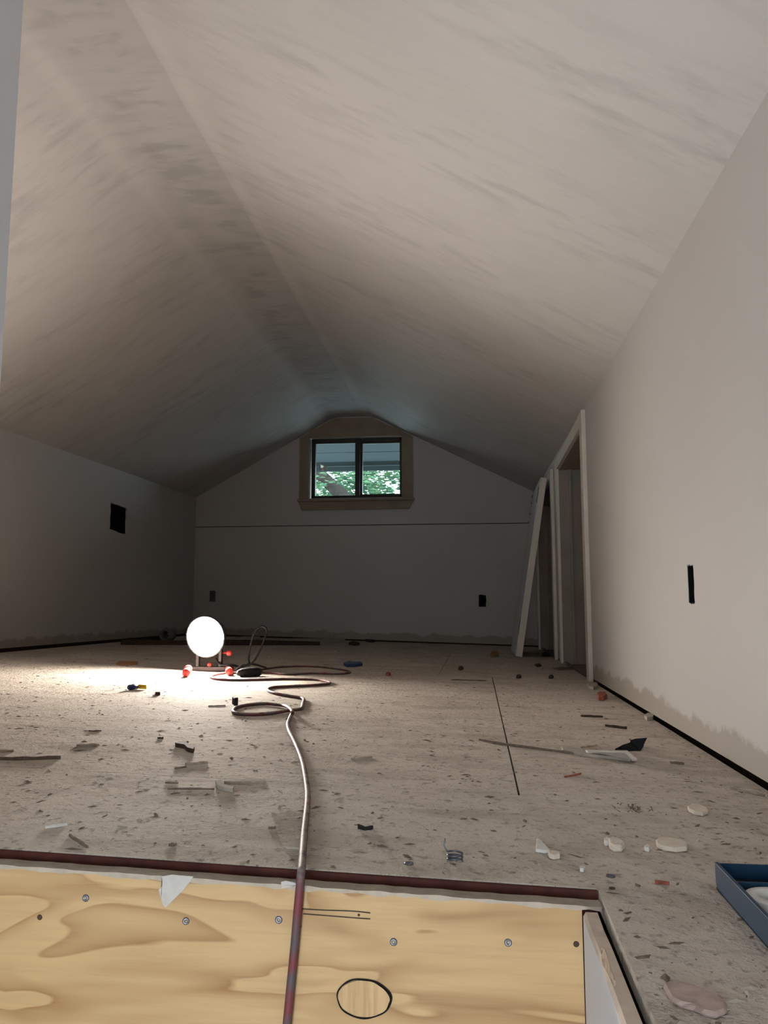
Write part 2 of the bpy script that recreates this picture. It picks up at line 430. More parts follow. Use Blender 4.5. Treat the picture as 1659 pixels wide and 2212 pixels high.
box('end_boards', XL-.72, XL-.02, YR-.15, YR-.1, -.25, 1.2, M['closet'], ev)
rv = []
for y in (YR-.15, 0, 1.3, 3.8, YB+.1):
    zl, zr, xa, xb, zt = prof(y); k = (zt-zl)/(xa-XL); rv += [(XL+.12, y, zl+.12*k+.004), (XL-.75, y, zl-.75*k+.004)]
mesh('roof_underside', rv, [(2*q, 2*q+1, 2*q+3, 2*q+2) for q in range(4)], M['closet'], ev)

# casings and jambs of the two crawl-space openings ------------------------------
def opening(num, ya, yb, lab, near):
    d = struct(empty('door_%d' % num, (XR, ya, fy(ya))), lab)
    for y in ((ya, ya+.02), (yb-.02, yb)): box('jamb', XR-.004, XR+.125, y[0], y[1], fy(y[0])-.004, ZH, M['jamb'], d)
    box('head_jamb', XR-.004, XR+.125, ya, yb, ZH-.02, ZH, M['jamb'], d)
    cw = .075
    box('casing', XR-.019, XR-.0003, ya-cw+.008, ya+.008, fy(ya), (near if near else ZH+.05), M['casing'], d, .0015)
    box('casing', XR-.019, XR-.0003, yb-.008, yb+cw-.008, fy(yb), ZH+.05, M['casing'], d, .0015)
    box('head_casing', XR-.017, XR-.0003, ya+.009, yb-.009, ZH-.012, ZH+.048, M['casing'], d, .0015)
    box('stop', XR+.05, XR+.062, yb-.034, yb-.0202, fy(yb), ZH-.02, M['jamb'], d)
    return d
opening(1, D1a, D1b, 'cased crawl-space opening nearest in the right knee wall', 1.185)
opening(2, D2a, D2b, 'dark crawl-space opening behind the leaning slab', None)

# left wall -------------------------------------------------------------------
a = onx(240, 1084, XL); b = onx(274, 1152, XL); c1 = onx(240, 1146, XL)
vent = ragged(a.y, b.y, c1.z+.004, a.z-.004, .004, 6)
vent = [(u, v + (u-a.y)*-.03) for u, v in vent]
def fyl(y): return fz(XL, y)
out = [(YR, fyl(YR)+.022), (YB, fyl(YB)+.018)] + [(y, prof(y)[0]+.012) for y in (YB, 3.8, 1.3, YR)]
wall_l = struct(sheet('wall_left', out, [vent], lambda u, v: Vector((XL, u, v)), (-.014, 0, 0), M['wall']), 'dim knee wall on the left with a square vent hole')
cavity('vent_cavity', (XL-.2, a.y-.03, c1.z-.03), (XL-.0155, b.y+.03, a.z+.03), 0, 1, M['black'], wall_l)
box('sill_plate', XL-.1, XL-.016, YR, YB, fyl(0)-.03, fyl(0)+.04, M['sill'], wall_l)

# back wall ------------------------------------------------------------------------
def bw(px, py): p = ony(px, py, YB); return p.x, p.z
zs = ony(780, 1134, YB).z
w0 = bw(668, 945); w1 = bw(869, 1076)
wx0, wx1, wz0, wz1 = w0[0], w1[0], w1[1]+.004, w0[1]-.004
oL = ony(459, 1288, YB); oR = ony(1042, 1298, YB)
wall_b = struct(empty('wall_back', (-1, YB, 0)), 'dim gable wall with a horizontal drywall joint')
zl, zr, xa, xb, zt = prof(YB)
up = [(XL-.01, zs+.003), (XR+.01, zs+.003), (XR+.01, zr), (xb, zt+.005), (xa, zt+.005), (XL-.01, zl)]
sheet('drywall_panel', up, [[(wx0, wz0), (wx1, wz0), (wx1, wz1), (wx0, wz1)]], lambda u, v: Vector((u, YB, v)), (0, .014, 0), M['wall'], wall_b)
hole = lambda o, wd, ht: ragged(o.x-wd/2, o.x+wd/2, o.z-ht/2, o.z+ht/2, .003, 4)
lo = [(XL-.01, fz(XL, YB)+.014), (XR+.01, fz(XR, YB)+.012), (XR+.01, zs-.004), (XL-.01, zs-.004)]
sheet('drywall_panel', lo, [hole(oL, .05, .09), hole(oR, .06, .095)], lambda u, v: Vector((u, YB-.002, v)), (0, .014, 0), M['wall'], wall_b)
box('joint_backer', XL, XR, YB+.0145, YB+.03, zs-.03, zs+.03, M['sill'], wall_b)
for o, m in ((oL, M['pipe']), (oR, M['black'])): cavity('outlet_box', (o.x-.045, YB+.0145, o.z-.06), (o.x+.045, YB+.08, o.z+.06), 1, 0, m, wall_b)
box('sill_plate', XL, XR, YB+.016, YB+.1, -.03, .13, M['sill'], wall_b)
ext = [(XL-.4, -.3), (XR+1.0, -.3), (XR+1.0, 1.35), (xb, zt+.12), (xa, zt+.12), (XL-.4, 1.3)]
sheet('outer_sheathing', ext, [[(wx0-.003, wz0-.003), (wx1+.003, wz0-.003), (wx1+.003, wz1+.003), (wx0-.003, wz1+.003)]], lambda u, v: Vector((u, YB+.105, v)), (0, .02, 0), M['sill'], wall_b)

# window: sliding sash in wood casing ----------------------------------------------
win = struct(empty('window_1', ((wx0+wx1)/2, YB, wz0)), 'small sliding window with bronze frame and wood casing')
lin = .004
for nm, q in (('jamb_liner', (wx0, wx0+lin, wz0, wz1)), ('jamb_liner', (wx1-lin, wx1, wz0, wz1)), ('jamb_liner', (wx0, wx1, wz1-lin, wz1)), ('jamb_liner', (wx0, wx1, wz0, wz0+lin))):
    box(nm, q[0], q[1], YB-.003, YB+.125, q[2], q[3], M['casing'], win)
fr = .020; fy0, fy1 = YB+.03, YB+.10
ix0, ix1, iz0, iz1 = wx0+lin+.012, wx1-lin, wz0+lin, wz1-lin-.004
mid = ony(773, 1000, YB).x
box('frame_rail', ix0, ix1, fy0, fy1, iz0, iz0+fr+.006, M['bronze'], win); box('frame_rail', ix0, ix1, fy0, fy1, iz1-fr, iz1, M['bronze'], win)
box('frame_stile', ix0, ix0+fr, fy0, fy1, iz0, iz1, M['bronze'], win); box('frame_stile', ix1-fr, ix1, fy0, fy1, iz0, iz1, M['bronze'], win)
sash = box('sash', mid-.028, mid+.012, fy0-.004, fy0+.04, iz0+.004, iz1-.01, M['bronze'], win, .002)
box('sash_rail', ix0+fr, mid-.02, fy0, fy0+.035, iz0+fr, iz0+fr+.006, M['bronze'], win); box('sash_rail', ix0+fr, mid-.02, fy0, fy0+.035, iz1-fr-.02, iz1-fr, M['bronze'], win)
box('sash_stile', ix0+fr, ix0+fr+.014, fy0, fy0+.035, iz0+fr, iz1-fr, M['bronze'], win)
box('fixed_stile', mid+.012, mid+.03, fy0+.035, fy1, iz0, iz1, M['bronze'], win)
box('fixed_rail', mid+.03, ix1-fr, fy0+.035, fy1, iz0+fr, iz0+fr+.02, M['bronze'], win); box('fixed_rail', mid+.03, ix1-fr, fy0+.035, fy1, iz1-fr-.02, iz1-fr, M['bronze'], win)
gl = box('pane', ix0+fr, mid-.02, fy0+.015, fy0+.019, iz0+fr, iz1-fr, M['glass'], win)
box('pane', mid+.02, ix1-fr, fy1-.022, fy1-.018, iz0+fr, iz1-fr, M['glass'], win)
sm = [(688,1001),(691,1000),(693,1004),(692,1010),(694,1013),(700,1010),(705,1008),(703,1013),(698,1017),(697,1014),(692,1015),(689,1010)]
prism('paint_smear', [ony(x, y, fy0+.0135) for x, y in sm], (0, .001, 0), M['white'], gl)
# casing: sides and a stacked head cut to the roof slope, sill with apron below
cx0, cx1 = bw(648, 1000)[0], bw(892, 1000)[0]; cz0 = bw(770, 1078)[1]
def cut(x): return ceil_z(x, YB) - .012
prism('side_casing', [(cx0, YB-.003, cz0), (wx0+.002, YB-.003, cz0), (wx0+.002, YB-.003, cut(wx0)), (cx0, YB-.003, cut(cx0))], (0, -.018, 0), M['stained'], win, .001)
prism('side_casing', [(wx1-.002, YB-.003, cz0), (cx1, YB-.003, cz0), (cx1, YB-.003, cut(cx1)), (wx1-.002, YB-.003, cut(wx1))], (0, -.018, 0), M['stained'], win, .001)
hz0 = wz1-.002; hz1 = bw(770, 925)[1]
prism('head_casing', [(wx0+.003, YB-.003, hz0), (wx1-.003, YB-.003, hz0), (wx1-.003, YB-.003, hz1), (wx0+.003, YB-.003, hz1)], (0, -.018, 0), M['stained'], win, .001)
zt2 = zt - .012
prism('top_board', [(wx0+.003, YB-.003, hz1+.003), (wx1-.003, YB-.003, hz1+.003), (wx1-.003, YB-.003, cut(wx1)), (xb, YB-.003, zt2), (xa, YB-.003, zt2), (wx0+.003, YB-.003, cut(wx0))], (0, -.012, 0), M['stained'], win, .001)
box('window_sill', cx0-.012, cx1+.012, YB-.045, YB+.03, cz0-.02, cz0, M['stained'], win, .003)
az = bw(770, 1101)[1]
prism('apron', [(cx0-.006, YB-.003, cz0-.0202), (cx1+.006, YB-.003, cz0-.0202), (cx1-.035, YB-.003, az), (cx0+.02, YB-.003, az)], (0, -.018, 0), M['stained'], win, .001)

# rear gable wall behind the stairs, with an unseen opening added for sky light --------------------
zl, zr, xa, xb, zt = prof(YR)
rw = [(XL-.01, -1.0), (XR+.01, -1.0), (XR+.01, zr+.01), (xb, zt+.01), (xa, zt+.01), (XL-.01, zl+.01)]
RW = (-.57, .09, -.92, .55)
wall_rear = struct(sheet('wall_rear', rw, [[(RW[0], RW[2]), (RW[1], RW[2]), (RW[1], RW[3]), (RW[0], RW[3])]], lambda u, v: Vector((u, YR, v)), (0, -.12, 0), M['wall_plain']), 'wall behind the stairs with an unseen opening added to let in daylight')
po = bpy.data.lights.new('rear_fill_portal', 'AREA'); po.shape = 'RECTANGLE'; po.size = RW[1]-RW[0]; po.size_y = RW[3]-RW[2]
po.cycles.is_portal = True
pob = bpy.data.objects.new('rear_fill_portal', po); C.objects.link(pob); pob.location = ((RW[0]+RW[1])/2, YR-.06, (RW[2]+RW[3])/2)
pob.rotation_euler = Vector((0, 1, 0)).to_track_quat('-Z', 'Z').to_euler()
pf = bpy.data.lights.new('front_window_portal', 'AREA'); pf.shape = 'RECTANGLE'; pf.size = wx1-wx0; pf.size_y = wz1-wz0
pf.cycles.is_portal = True
pfo = bpy.data.objects.new('front_window_portal', pf); C.objects.link(pfo); pfo.location = ((wx0+wx1)/2, YB+.13, (wz0+wz1)/2)
pfo.rotation_euler = Vector((0, -1, 0)).to_track_quat('-Z', 'Z').to_euler()

# stairwell: partition on the left, side drywall on the right, landing below ----------
YP = 0.976
pv = []
for x in (XO0-.12, XO0):
    for y in (YR, YP): pv += [(x, y, -1.0), (x, y, ceil_z(x, y)+.01)]
wall_s = struct(mesh('wall_stairwell', pv, [(0,1,3,2), (4,6,7,5), (0,4,5,1), (2,3,7,6), (0,2,6,4), (1,5,7,3)], M['wall_plain']), 'pale partition wall at the left edge beside the stairs')
sl = struct(box('stair_landing', XO0, XO1+.05, YR, YO, -1.06, -.99, M['ply']), 'plywood landing down in the stairwell')
# stair side drywall: its broken top edge runs towards the camera
sp = []; r = random.Random(4)
ny = 16
topz = [fz(XO1, 0)-.003 - (abs(r.gauss(0, .0012))) for _ in range(ny+1)]
V = []; Fs = []
y0, y1 = YR, YO-.05
xs0, xs1 = XO1-.0205, XO1-.0065
for k in range(ny+1):
    t = (k/ny)**.35; y = lerp(y0, y1, t)
    V += [(xs0, y, -1.0), (xs0, y, topz[k]-.004), (xs0+.0025, y, topz[k]), (xs1, y, topz[k]), (xs1, y, -1.0)]
for k in range(ny):
    for j in range(4): Fs.append((k*5+j, k*5+j+1, k*5+6+j, k*5+5+j))
Fs += [(0,1,2,3,4), tuple(ny*5+j for j in range(5))]
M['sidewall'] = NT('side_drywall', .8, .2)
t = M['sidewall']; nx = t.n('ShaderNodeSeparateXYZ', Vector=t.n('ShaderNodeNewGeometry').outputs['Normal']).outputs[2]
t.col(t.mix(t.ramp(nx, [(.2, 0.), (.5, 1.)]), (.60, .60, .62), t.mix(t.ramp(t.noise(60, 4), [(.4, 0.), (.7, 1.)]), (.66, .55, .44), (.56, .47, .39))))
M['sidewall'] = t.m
ssd = struct(mesh('wall_stair_side', V, Fs, M['sidewall']), 'drywall lining the right side of the stair opening')
def onside(px, py): return onx(px, py, xs0-.0006)
br = [(1303,2047),(1308,2053),(1305,2066),(1312,2075),(1308,2085),(1312,2092),(1320,2100),(1327,2117),(1333,2130),(1334,2118),(1325,2095),(1318,2068),(1312,2050)]
prism('broken_gypsum', [onside(px-6, py) for px, py in br], (.0005, 0, 0), simple('torn_gypsum_paper', (.36, .27, .20), .9, .25, 120), ssd)

# riser: plywood sheet with screws and knots -------------------------------------------
PF = YO - .045; PB = YO - .027       # front and back face
pz = lambda x: fz(x, YO) - .004
riser = empty('plywood_riser', (-.25, PF, -.5))
tag(riser, 'bare plywood sheet closing the front of the raised floor', 'plywood sheet')
px1 = xs0 - .0005
shp = prism('sheet', [(XO0+.001, PF, pz(XO0)), (px1, PF, pz(px1)), (px1, PF, -.98), (XO0+.001, PF, -.98)], (0, PB-PF, 0), M['ply'], riser)
rr = random.Random(9); tv = []; tf = []; NT_ = 60
for k in range(NT_+1):     # dusty veneer lip along the top edge
    x = lerp(XO0+.002, XO1-.002, k/NT_); z = pz(x); j = rr.uniform(0, .0022)
    tv += [(x, PF-.0016, z-.0015-j*1.4), (x, PF-.0016, z+.0006+j*.6), (x, PB+.001, z+.0006+j*.4), (x, PB+.001, z-.004)]
for k in range(NT_):
    for j in range(4): tf.append((k*4+j, k*4+(j+1) % 4, (k+1)*4+(j+1) % 4, (k+1)*4+j))
mesh('dusty_top_edge', tv, tf, simple('dusty_ply_edge', (.34, .285, .225), .9, .15, 60, bump=.3), riser)
for px, py in ((185,1940), (402,1990), (602,1987), (850,2035), (1098,2036), (1271,2022)):
    p = ony(px, py, PF); sc = lathe('screw', [(0, -.002), (.0036, -.0016), (.0040, 0), (.0034, .0010), (.0016, .0011), (.0012, -.0002), (0, -.0002)], p, (rr.uniform(-.15,.15), -1, rr.uniform(-.1,.1)), M['metal'], riser, 14)
for px, py, q in ((85,1982,.0022), (646,2001,.0018), (1245,2040,.0022), (775,1822+155,.0010)):
    p = ony(px, py, PF-.0006); lathe('knot', [(0, 0), (q, 0), (q*1.5, -.0008)], p, (0, -1, 0), M['darkwood'], riser, 10)
# oval plug patch set into the veneer with a dark groove
cpl = ony(786, 2157, PF-.0008); ra = (ony(846, 2157, PF).x-ony(726, 2157, PF).x)/2; rb = (ony(786, 2113, PF).z-ony(786, 2200, PF).z)/2
gv = []; gf = []; NG = 48
for k in range(NG):
    a = 2*math.pi*k/NG; wob = 1+.02*math.sin(3*a+1)+.012*math.sin(7*a); th = .0011 + .0016*max(0, math.cos(a-.35))**3 + .0005*abs(math.sin(5*a))
    for rr_, dy in ((1.0, 0), (1.0, .0005)):
        gv.append((cpl.x+ra*wob*c_(a), cpl.y-dy, cpl.z+rb*wob*s_(a))); gv.append((cpl.x+(ra*wob-th)*c_(a), cpl.y-dy, cpl.z+(rb*wob-th)*s_(a)))
for k in range(NG):
    a, b = k*4, ((k+1) % NG)*4
    gf += [(a, a+1, b+1, b), (a+2, b+2, b+3, a+3), (a, b, b+2, a+2), (a+1, a+3, b+3, b+1)]
mesh('plug_groove', gv, gf, M['black'], shp)
pv = [(cpl.x+(ra-.0018)*c_(2*math.pi*k/40), cpl.y-.0001, cpl.z+(rb-.0018)*s_(2*math.pi*k/40)) for k in range(40)]
def plug_mat():
    t = NT('plug_patch_wood', .55, .3); fb = t.noise(1, 4, .6, .3, t.map((170, 170, 9)))
    t.col(t.mix(t.ramp(fb, [(.35, 0.), (.7, 1.)]), (.47, .31, .15), (.30, .185, .085))); return t.m
prism('plug', pv, (0, -.0004, 0), plug_mat(), shp)
for L in ([(650,1963),(700,1966),(760,1968),(800,1972)], [(655,1974),(720,1979),(770,1983),(800,1985)]):
    tube('split', [ony(x, y, PF-.0002) for x, y in L], .0006, M['darkwood'], riser, 5, 4)
M['paper'] = simple('torn_grey_paper', (.40, .37, .34), .9, .1, 60)
pp = [(350,1893),(372,1889),(418,1893),(408,1908),(394,1925),(378,1938),(362,1944),(358,1960),(352,1955),(348,1940),(343,1922),(352,1912)]
prism('torn_paper', [ony(x, y, PF-.0012) for x, y in pp], (0, -.0006, 0), M['paper'], riser)
pp = [(607,1905),(618,1902),(640,1908),(655,1910),(662,1918),(648,1914),(630,1913),(612,1912),(609,1919)]
prism('torn_paper', [ony(x, y, PF-.0022) for x, y in pp], (0, -.0006, 0), M['paper'], riser)

# ------------------------------------------------------------------ leaning slab at the right wall
A = fl(1128, 1420); Bx = A.x
slab = empty('leaning_slab', A)
tag(slab, 'narrow white door slab leaning against the right knee wall', 'door slab')
y0, y1 = A.y, A.y+.72
lean = Vector((XR-.021-.05 - (A.x-.04), 0, 1.115)); ln = lean.normalized(); nn = Vector((-ln.z, 0, ln.x))
base = Vector((A.x, 0, fz(A.x, y0)+.001)); Lh = 1.14
def sp8(u0, u1, v0, v1, yy0, yy1):
    f = lambda u, v, y: base + nn*v + ln*u + Vector((0, y, 0))
    return [f(u0,v0,yy0), f(u0,v1,yy0), f(u0,v1,yy1), f(u0,v0,yy1), f(u1,v0,yy0), f(u1,v1,yy0), f(u1,v1,yy1), f(u1,v0,yy1)]
hexa('core', sp8(0, Lh, 0, .036, y0, y1), M['casing'], slab, .002)
hexa('edge_strip', sp8(.0, Lh, .0362, .0405, y0+.002, y1), M['wall_plain'], slab)
hexa('hinge_leaf', sp8(Lh-.16, Lh-.06, .0406, .043, y0+.02, y0+.05), M['blackmetal'], slab)
hexa('hinge_leaf', sp8(.14, .24, .0406, .043, y0+.02, y0+.05), M['blackmetal'], slab)
for k, (u, q) in enumerate(((1.12, .016), (1.07, .010), (.99, .013), (.93, .007))):
    hexa('torn_tab', sp8(u-q, u, .0406, .046, y1-.03-q, y1-.006*k-.01), M['splinter'], slab)

# ------------------------------------------------------------------ work light
P0 = fl(449, 1452)
LX = lambda px, py: ony(px, py, P0.y)
wl = empty('work_light', P0); tag(wl, 'portable work light with round glowing lens on a red-footed stand', 'work light')
f1 = fl(402, 1463); f2 = fl(495, 1460); fzl = lambda p, r: fz(p.x, p.y)+r
nA = Vector((-.12, -.97, -.12)).normalized(); side = Vector((nA.y, -nA.x, 0)).normalized()*-1
hc = LX(447, 1374)
for p in (f1, f2):
    q0 = Vector((p.x, p.y, fzl(p, .0165))); dl = Vector((-.30, .95)).normalized()*.18; q1 = Vector((p.x+dl.x, p.y+dl.y, fz(p.x+dl.x, p.y+dl.y)+.0165))
    lg = tube('leg', [q0, q1], .011, M['blackmetal'], wl, 12, raw=True)
    for q, d in ((q0, q0-q1), (q1, q1-q0)):
        lathe('foot_cap', [(.0125, -.02), (.0155, -.018), (.0155, .004), (.012, .010), (0, .012)], q, d, M['red'], lg, 16)
zb = fzl(f1, .030)
yb0 = P0.y + .035
bx0, bx1 = ony(396, 1441, yb0).x, ony(500, 1441, yb0).x
box('cross_bar', bx0, bx1, yb0, yb0+.03, ony(430, 1450, yb0).z, ony(430, 1441, yb0).z+.002, M['blackmetal'], wl, .002)
for px in (425, 474):
    x = ony(px, 1420, yb0).x; box('upright', x-.006, x+.006, yb0+.006, yb0+.028, ony(px, 1443, yb0).z, hc.z+.01, M['blackmetal'], wl, .001)
R0 = .083
hb = hc + nA*.0
hs = lathe('housing', [(0, -.075), (.035, -.073), (.062, -.055), (.074, -.02), (.079, .008), (R0+.003, .006), (R0+.003, .0165), (R0-.004, .0165), (R0-.004, .012), (0, .012)], hb, nA, M['blackmetal'], wl, 40)
lathe('lens', [(0, .032), (.03, .0305), (.055, .027), (.070, .0225), (.0775, .018), (.0785, .0125), (0, .0125)], hb, nA, M['lens'], hs, 40)
k = LX(488, 1412)
lathe('yoke_knob', [(0, -.034), (.003, -.034), (.003, -.011), (.008, -.011), (.0115, -.007), (.0115, .006), (.007, .010), (0, .010)], (k.x-.002, yb0+.018, k.z), (1, 0, 0), M['red'], wl, 12)
k = LX(447, 1437); lathe('clamp_knob', [(0, -.008), (.006, -.008), (.008, -.004), (.008, .006), (0, .008)], (k.x, yb0-.002, k.z), (0, -1, 0), M['red'], wl, 12)
k = LX(449, 1456); tube('bolt', [(k.x, yb0+.012, LX(449, 1448).z), (k.x, yb0+.012, LX(449, 1460).z)], .004, M['steel'], wl, 10, raw=True)

# ------------------------------------------------------------------ cords
def Z2(u, v): return 350 + u/3.687, 1280 + v/3.687
def fp(px, py, h): p = fl(px, py, h); return p
rc = .0045
pts = []
for px, py in ((612, 2290), (620, 2212), (628, 2130), (636, 2050), (642, 1980), (647, 1925)):
    pts.append(ony(px, py, PF-.0065))
pts.append(ony(650, 1893, PF-.002) + Vector((0, 0, .001)))
pts.append(fl(652, 1868, .010))
for px, py in ((657, 1800), (663, 1745), (664, 1710), (658, 1668), (653, 1645), (644, 1620), (634, 1598), (625, 1580), (622, 1563), (629, 1545)): pts.append(fl(px, py, rc))
for (u, v), h in zip([(1040,950),(1005,913),(950,898),(800,885),(650,900),(585,920),(565,945),(600,965),(750,970),(900,957),(1010,940),(1105,925),(1122,885),(1125,845),(1050,828),(900,802),(842,776),(880,755),(1000,747),(1200,737),(1335,724),(1300,703),(1200,692),(1000,688),(800,692),(600,696),(450,690),(385,672),(430,652),(520,640),(640,640)],
                     [.014,.012,.006,.0045,.0045,.0045,.0045,.0045,.0045,.0045,.005,.0045]+[.0045]*19):
    pts.append(fl(*Z2(u, v), h))
cord = empty('extension_cord', fl(655, 1700)); tag(cord, 'dusty maroon extension cord winding over the floor and down the riser', 'extension cord')
tube('cable', pts, rc, M['cord'], cord, 10, 7)
pts2 = [fl(*Z2(u, v), rc) for u, v in [(770,632),(880,640),(1000,650),(1200,642),(1400,646),(1480,640),(1496,632),(1450,616),(1300,596),(1150,586),(950,592),(830,606),(770,618)]]
tube('cable_loop', pts2, rc, M['cord'], cord, 10, 7)
ca = fl(*Z2(600, 640), .016); cb = fl(*Z2(785, 632), .016)
L = (cb-ca).length
lathe('socket_end', [(0, 0), (.010, .002), (.016, .02), (.019, .05), (.019, L*.75), (.017, L-.01), (.012, L), (0, L)], ca, cb-ca, M['rubber'], cord, 16)
q = fl(*Z2(580, 905), .012); 
prism('plug_tab', [fl(*Z2(u, v), .004) for u, v in ((556,890),(590,880),(606,900),(575,905))], (0, 0, .022), M['rubber'], cord, .002)
lc = empty('lamp_cord', fl(530, 1445)); tag(lc, 'black lamp cord standing up in a narrow loop', 'cord')
def LP(u, v, y): return ony(*Z2(u, v), y)
yl = cb.y + .10
rl = .0042
PL = [Vector((LX(468, 1425).x, yb0+.03, LX(468, 1425).z)), LP(470, 580, yl-.01)]
PL = [LP(430, 530, yb0+.03), LP(470, 575, yl), LP(560, 577, yl), LP(620, 590, yl+.01), LP(690, 570, yl+.015), LP(690, 520, yl+.015), LP(705, 420, yl+.015), LP(735, 325, yl+.012), LP(780, 275, yl+.01), LP(818, 275, yl+.008), LP(834, 312, yl+.005), LP(805, 400, yl), LP(752, 515, yl-.004), LP(700, 575, yl-.01), LP(640, 580, yl-.02), LP(590, 615, yl-.028)]
PL = [Vector((p.x, p.y, max(p.z, fz(p.x, p.y)+rl))) for p in PL]
tube('cable', PL, rl, M['rubber'], lc, 9, 7)
PT = [LP(690, 566, yl+.02), LP(760, 578, yl+.02), LP(830, 600, yl+.02)]
PT = [Vector((p.x, p.y, max(p.z, fz(p.x, p.y)+rl))) for p in PT]
tube('cable_tail', PT, rl, M['rubber'], lc, 9, 7)

# ------------------------------------------------------------------ blue tray at the right edge
T0 = fl(1547, 1921); tx0, ty1 = T0.x, T0.y; tw, tl, thh = .062, .20, .0265
tray = empty('blue_tray', T0); tag(tray, 'blue open metal tray with black and white contents at the right edge', 'tray')
zf = fz(tx0, ty1) + .0005; e = .0022
def tb(nm, x0, x1, y0, y1, z0, z1, m, bev=.0006): return box(nm, tx0+x0, tx0+x1, ty1-y1, ty1-y0, zf+z0, zf+z1, m, tray, bev)
tb('bottom', 0, tw, 0, tl, 0, .002, M['rubber'])
wv = [(tx0, ty1, zf+.007), (tx0, ty1-.006, zf), (tx0, ty1-tl, zf), (tx0, ty1-tl, zf+thh), (tx0, ty1, zf+thh)]
prism('side_wall', wv, (e, 0, 0), M['bluetray'], tray)
prism('side_wall', [(x+tw-e, y, z) for x, y, z in wv], (e, 0, 0), M['bluetray'], tray)
tb('end_wall', e, tw-e, 0, e, .002, thh, M['bluetray']); tb('end_wall', e, tw-e, tl-e, tl, .002, thh, M['bluetray'])
tb('rim', -.0006, .0034, -.0004, tl, thh-.0006, thh+.0008, M['bluetray'], .0003); tb('rim', tw-.0034, tw+.0006, -.0004, tl, thh-.0006, thh+.0008, M['bluetray'], .0003)
tb('divider', e, tw-e, .046, .049, .002, thh-.004, M['bluetray'])
ti = box('black_case', tx0+.004, tx0+tw-.005, ty1-.043, ty1-.005, zf+.0022, zf+.012, M['rubber'], None, .002); tag(ti, 'flat black case in the far compartment of the blue tray', 'case')
wb = []; 
r = random.Random(3)
tp = lathe('white_tape_roll', [(.016, 0), (.027, 0), (.0275, .001), (.0275, .0175), (.027, .0185), (.016, .0185)], (tx0+.033, ty1-.082, zf+.0022), (0, 0, 1), M['white'], None, 32, closed=True)
tag(tp, 'white roll lying in the blue tray', 'tape roll')
bb = box('black_strip', tx0+.006, tx0+tw-.006, ty1-.165, ty1-.118, zf+.0022, zf+.014, M['rubber'], None, .002); tag(bb, 'black block in the near end of the blue tray', 'block')

# ------------------------------------------------------------------ things lying on the floor
def flat(name, label, cat, pix, th, m, group=None, bev=0.0, h=0.0004):
    P = [fl(x, y, h) for x, y in pix]; P = [Vector((p.x, min(p.y, YB-.008), fz(p.x, min(p.y, YB-.008))+h)) for p in P]; o = prism(name, P, (0, 0, th), m, None, bev); tag(o, label, cat, group); return o
def stick(name, label, a, b, wd, th, m, cat='splinter', group='wood splinters on the floor', bend=0.0, h=.0005):
    A, B = fl(*a, h), fl(*b, h); d = B-A; n = Vector((-d.y, d.x, 0)).normalized(); N = 6; r = random.Random(int(a[0]*7+a[1]))
    vs = []; fs = []
    for i in range(N+1):
        t = i/N; p = A + d*t + n*(bend*math.sin(math.pi*t) + r.uniform(-.12, .12)*wd); ww = wd*(.35+.65*math.sin(math.pi*min(max(t, .12), .88)))*r.uniform(.8, 1.1)
        tt = th*r.uniform(.75, 1.1)
        vs += [p-n*ww/2, p+n*ww/2, p+n*ww*.4+Vector((0,0,tt)), p-n*ww*.35+Vector((0,0,tt))]
    for i in range(N):
        for j in range(4): fs.append((i*4+j, i*4+(j+1) % 4, (i+1)*4+(j+1) % 4, (i+1)*4+j))
    fs += [(0,1,2,3), tuple(N*4+j for j in range(4))]
    o = mesh(name, vs, fs, m); tag(o, label, cat, group); return o
S = 'wood_splinter'
stick(S, 'long grey splinter reaching the left edge of the picture', (-30, 1642), (131, 1640), .009, .006, M['splinter'])
stick(S, 'short grey splinter above the long one at the left edge', (-8, 1624), (28, 1625), .010, .005, M['splinter_l'])
stick(S, 'slanted pale splinter in the middle of the left floor', (400, 1653), (449, 1650), .007, .005, M['splinter_l'])
stick(S, 'short splinter touching the left end of the slanted pale one', (378, 1661), (402, 1658), .006, .003, M['splinter'])
stick(S, 'thin straight splinter left of the curled paper strip', (362, 1705), (463, 1706), .005, .003, M['splinter'])
stick(S, 'short thin splinter just above the straight one', (357, 1692), (385, 1693), .005, .003, M['splinter'])
stick(S, 'grey splinter right of the curled paper strip', (484, 1693), (575, 1691), .012, .004, M['splinter_l'])
stick(S, 'thin splinter ending at the extension cord', (587, 1763), (652, 1762), .006, .004, M['splinter_l'])
stick(S, 'diagonal thin splinter near the left front floor edge', (150, 1806), (189, 1832), .004, .003, M['splinter'])
stick(S, 'pale short splinter near the left front of the floor', (97, 1789), (145, 1783), .008, .003, M['white'])
stick(S, 'pale splinter right of the extension cord', (760, 1641), (803, 1636), .007, .003, M['splinter_l'])
stick(S, 'thin splinter at the foot of the lit floor patch', (450, 1526), (487, 1525), .006, .003, M['splinter'])
stick(S, 'thin dark splinter between lamp and slab on the far floor', (975, 1469), (1050, 1471), .008, .003, M['darkwood'])
stick(S, 'fine splinter over the dark floor joint', (1035, 1599), (1125, 1614), .007, .003, M['splinter'], h=.0012)
stick(S, 'fine splinter lying behind the grey drywall strip', (1255, 1616), (1290, 1611), .005, .003, M['splinter_l'])
stick(S, 'reddish fine splinter in front of the grey drywall strip', (1220, 1680), (1255, 1673), .004, .003, M['brick'])
stick(S, 'brown splinter near the corner of the stair opening', (1415, 1908), (1446, 1911), .004, .003, M['brick'])
stick(S, 'pale splinter near the right edge under the wall gap', (1577, 1704), (1652, 1720), .006, .003, M['splinter_l'])
stick(S, 'short dark splinter ahead of the corner of the stair opening', (1316, 1920), (1329, 1921), .003, .002, M['darkwood'])
stick(S, 'small splinter in the dust above the front floor edge', (364, 1827), (382, 1826), .006, .003, M['splinter'])
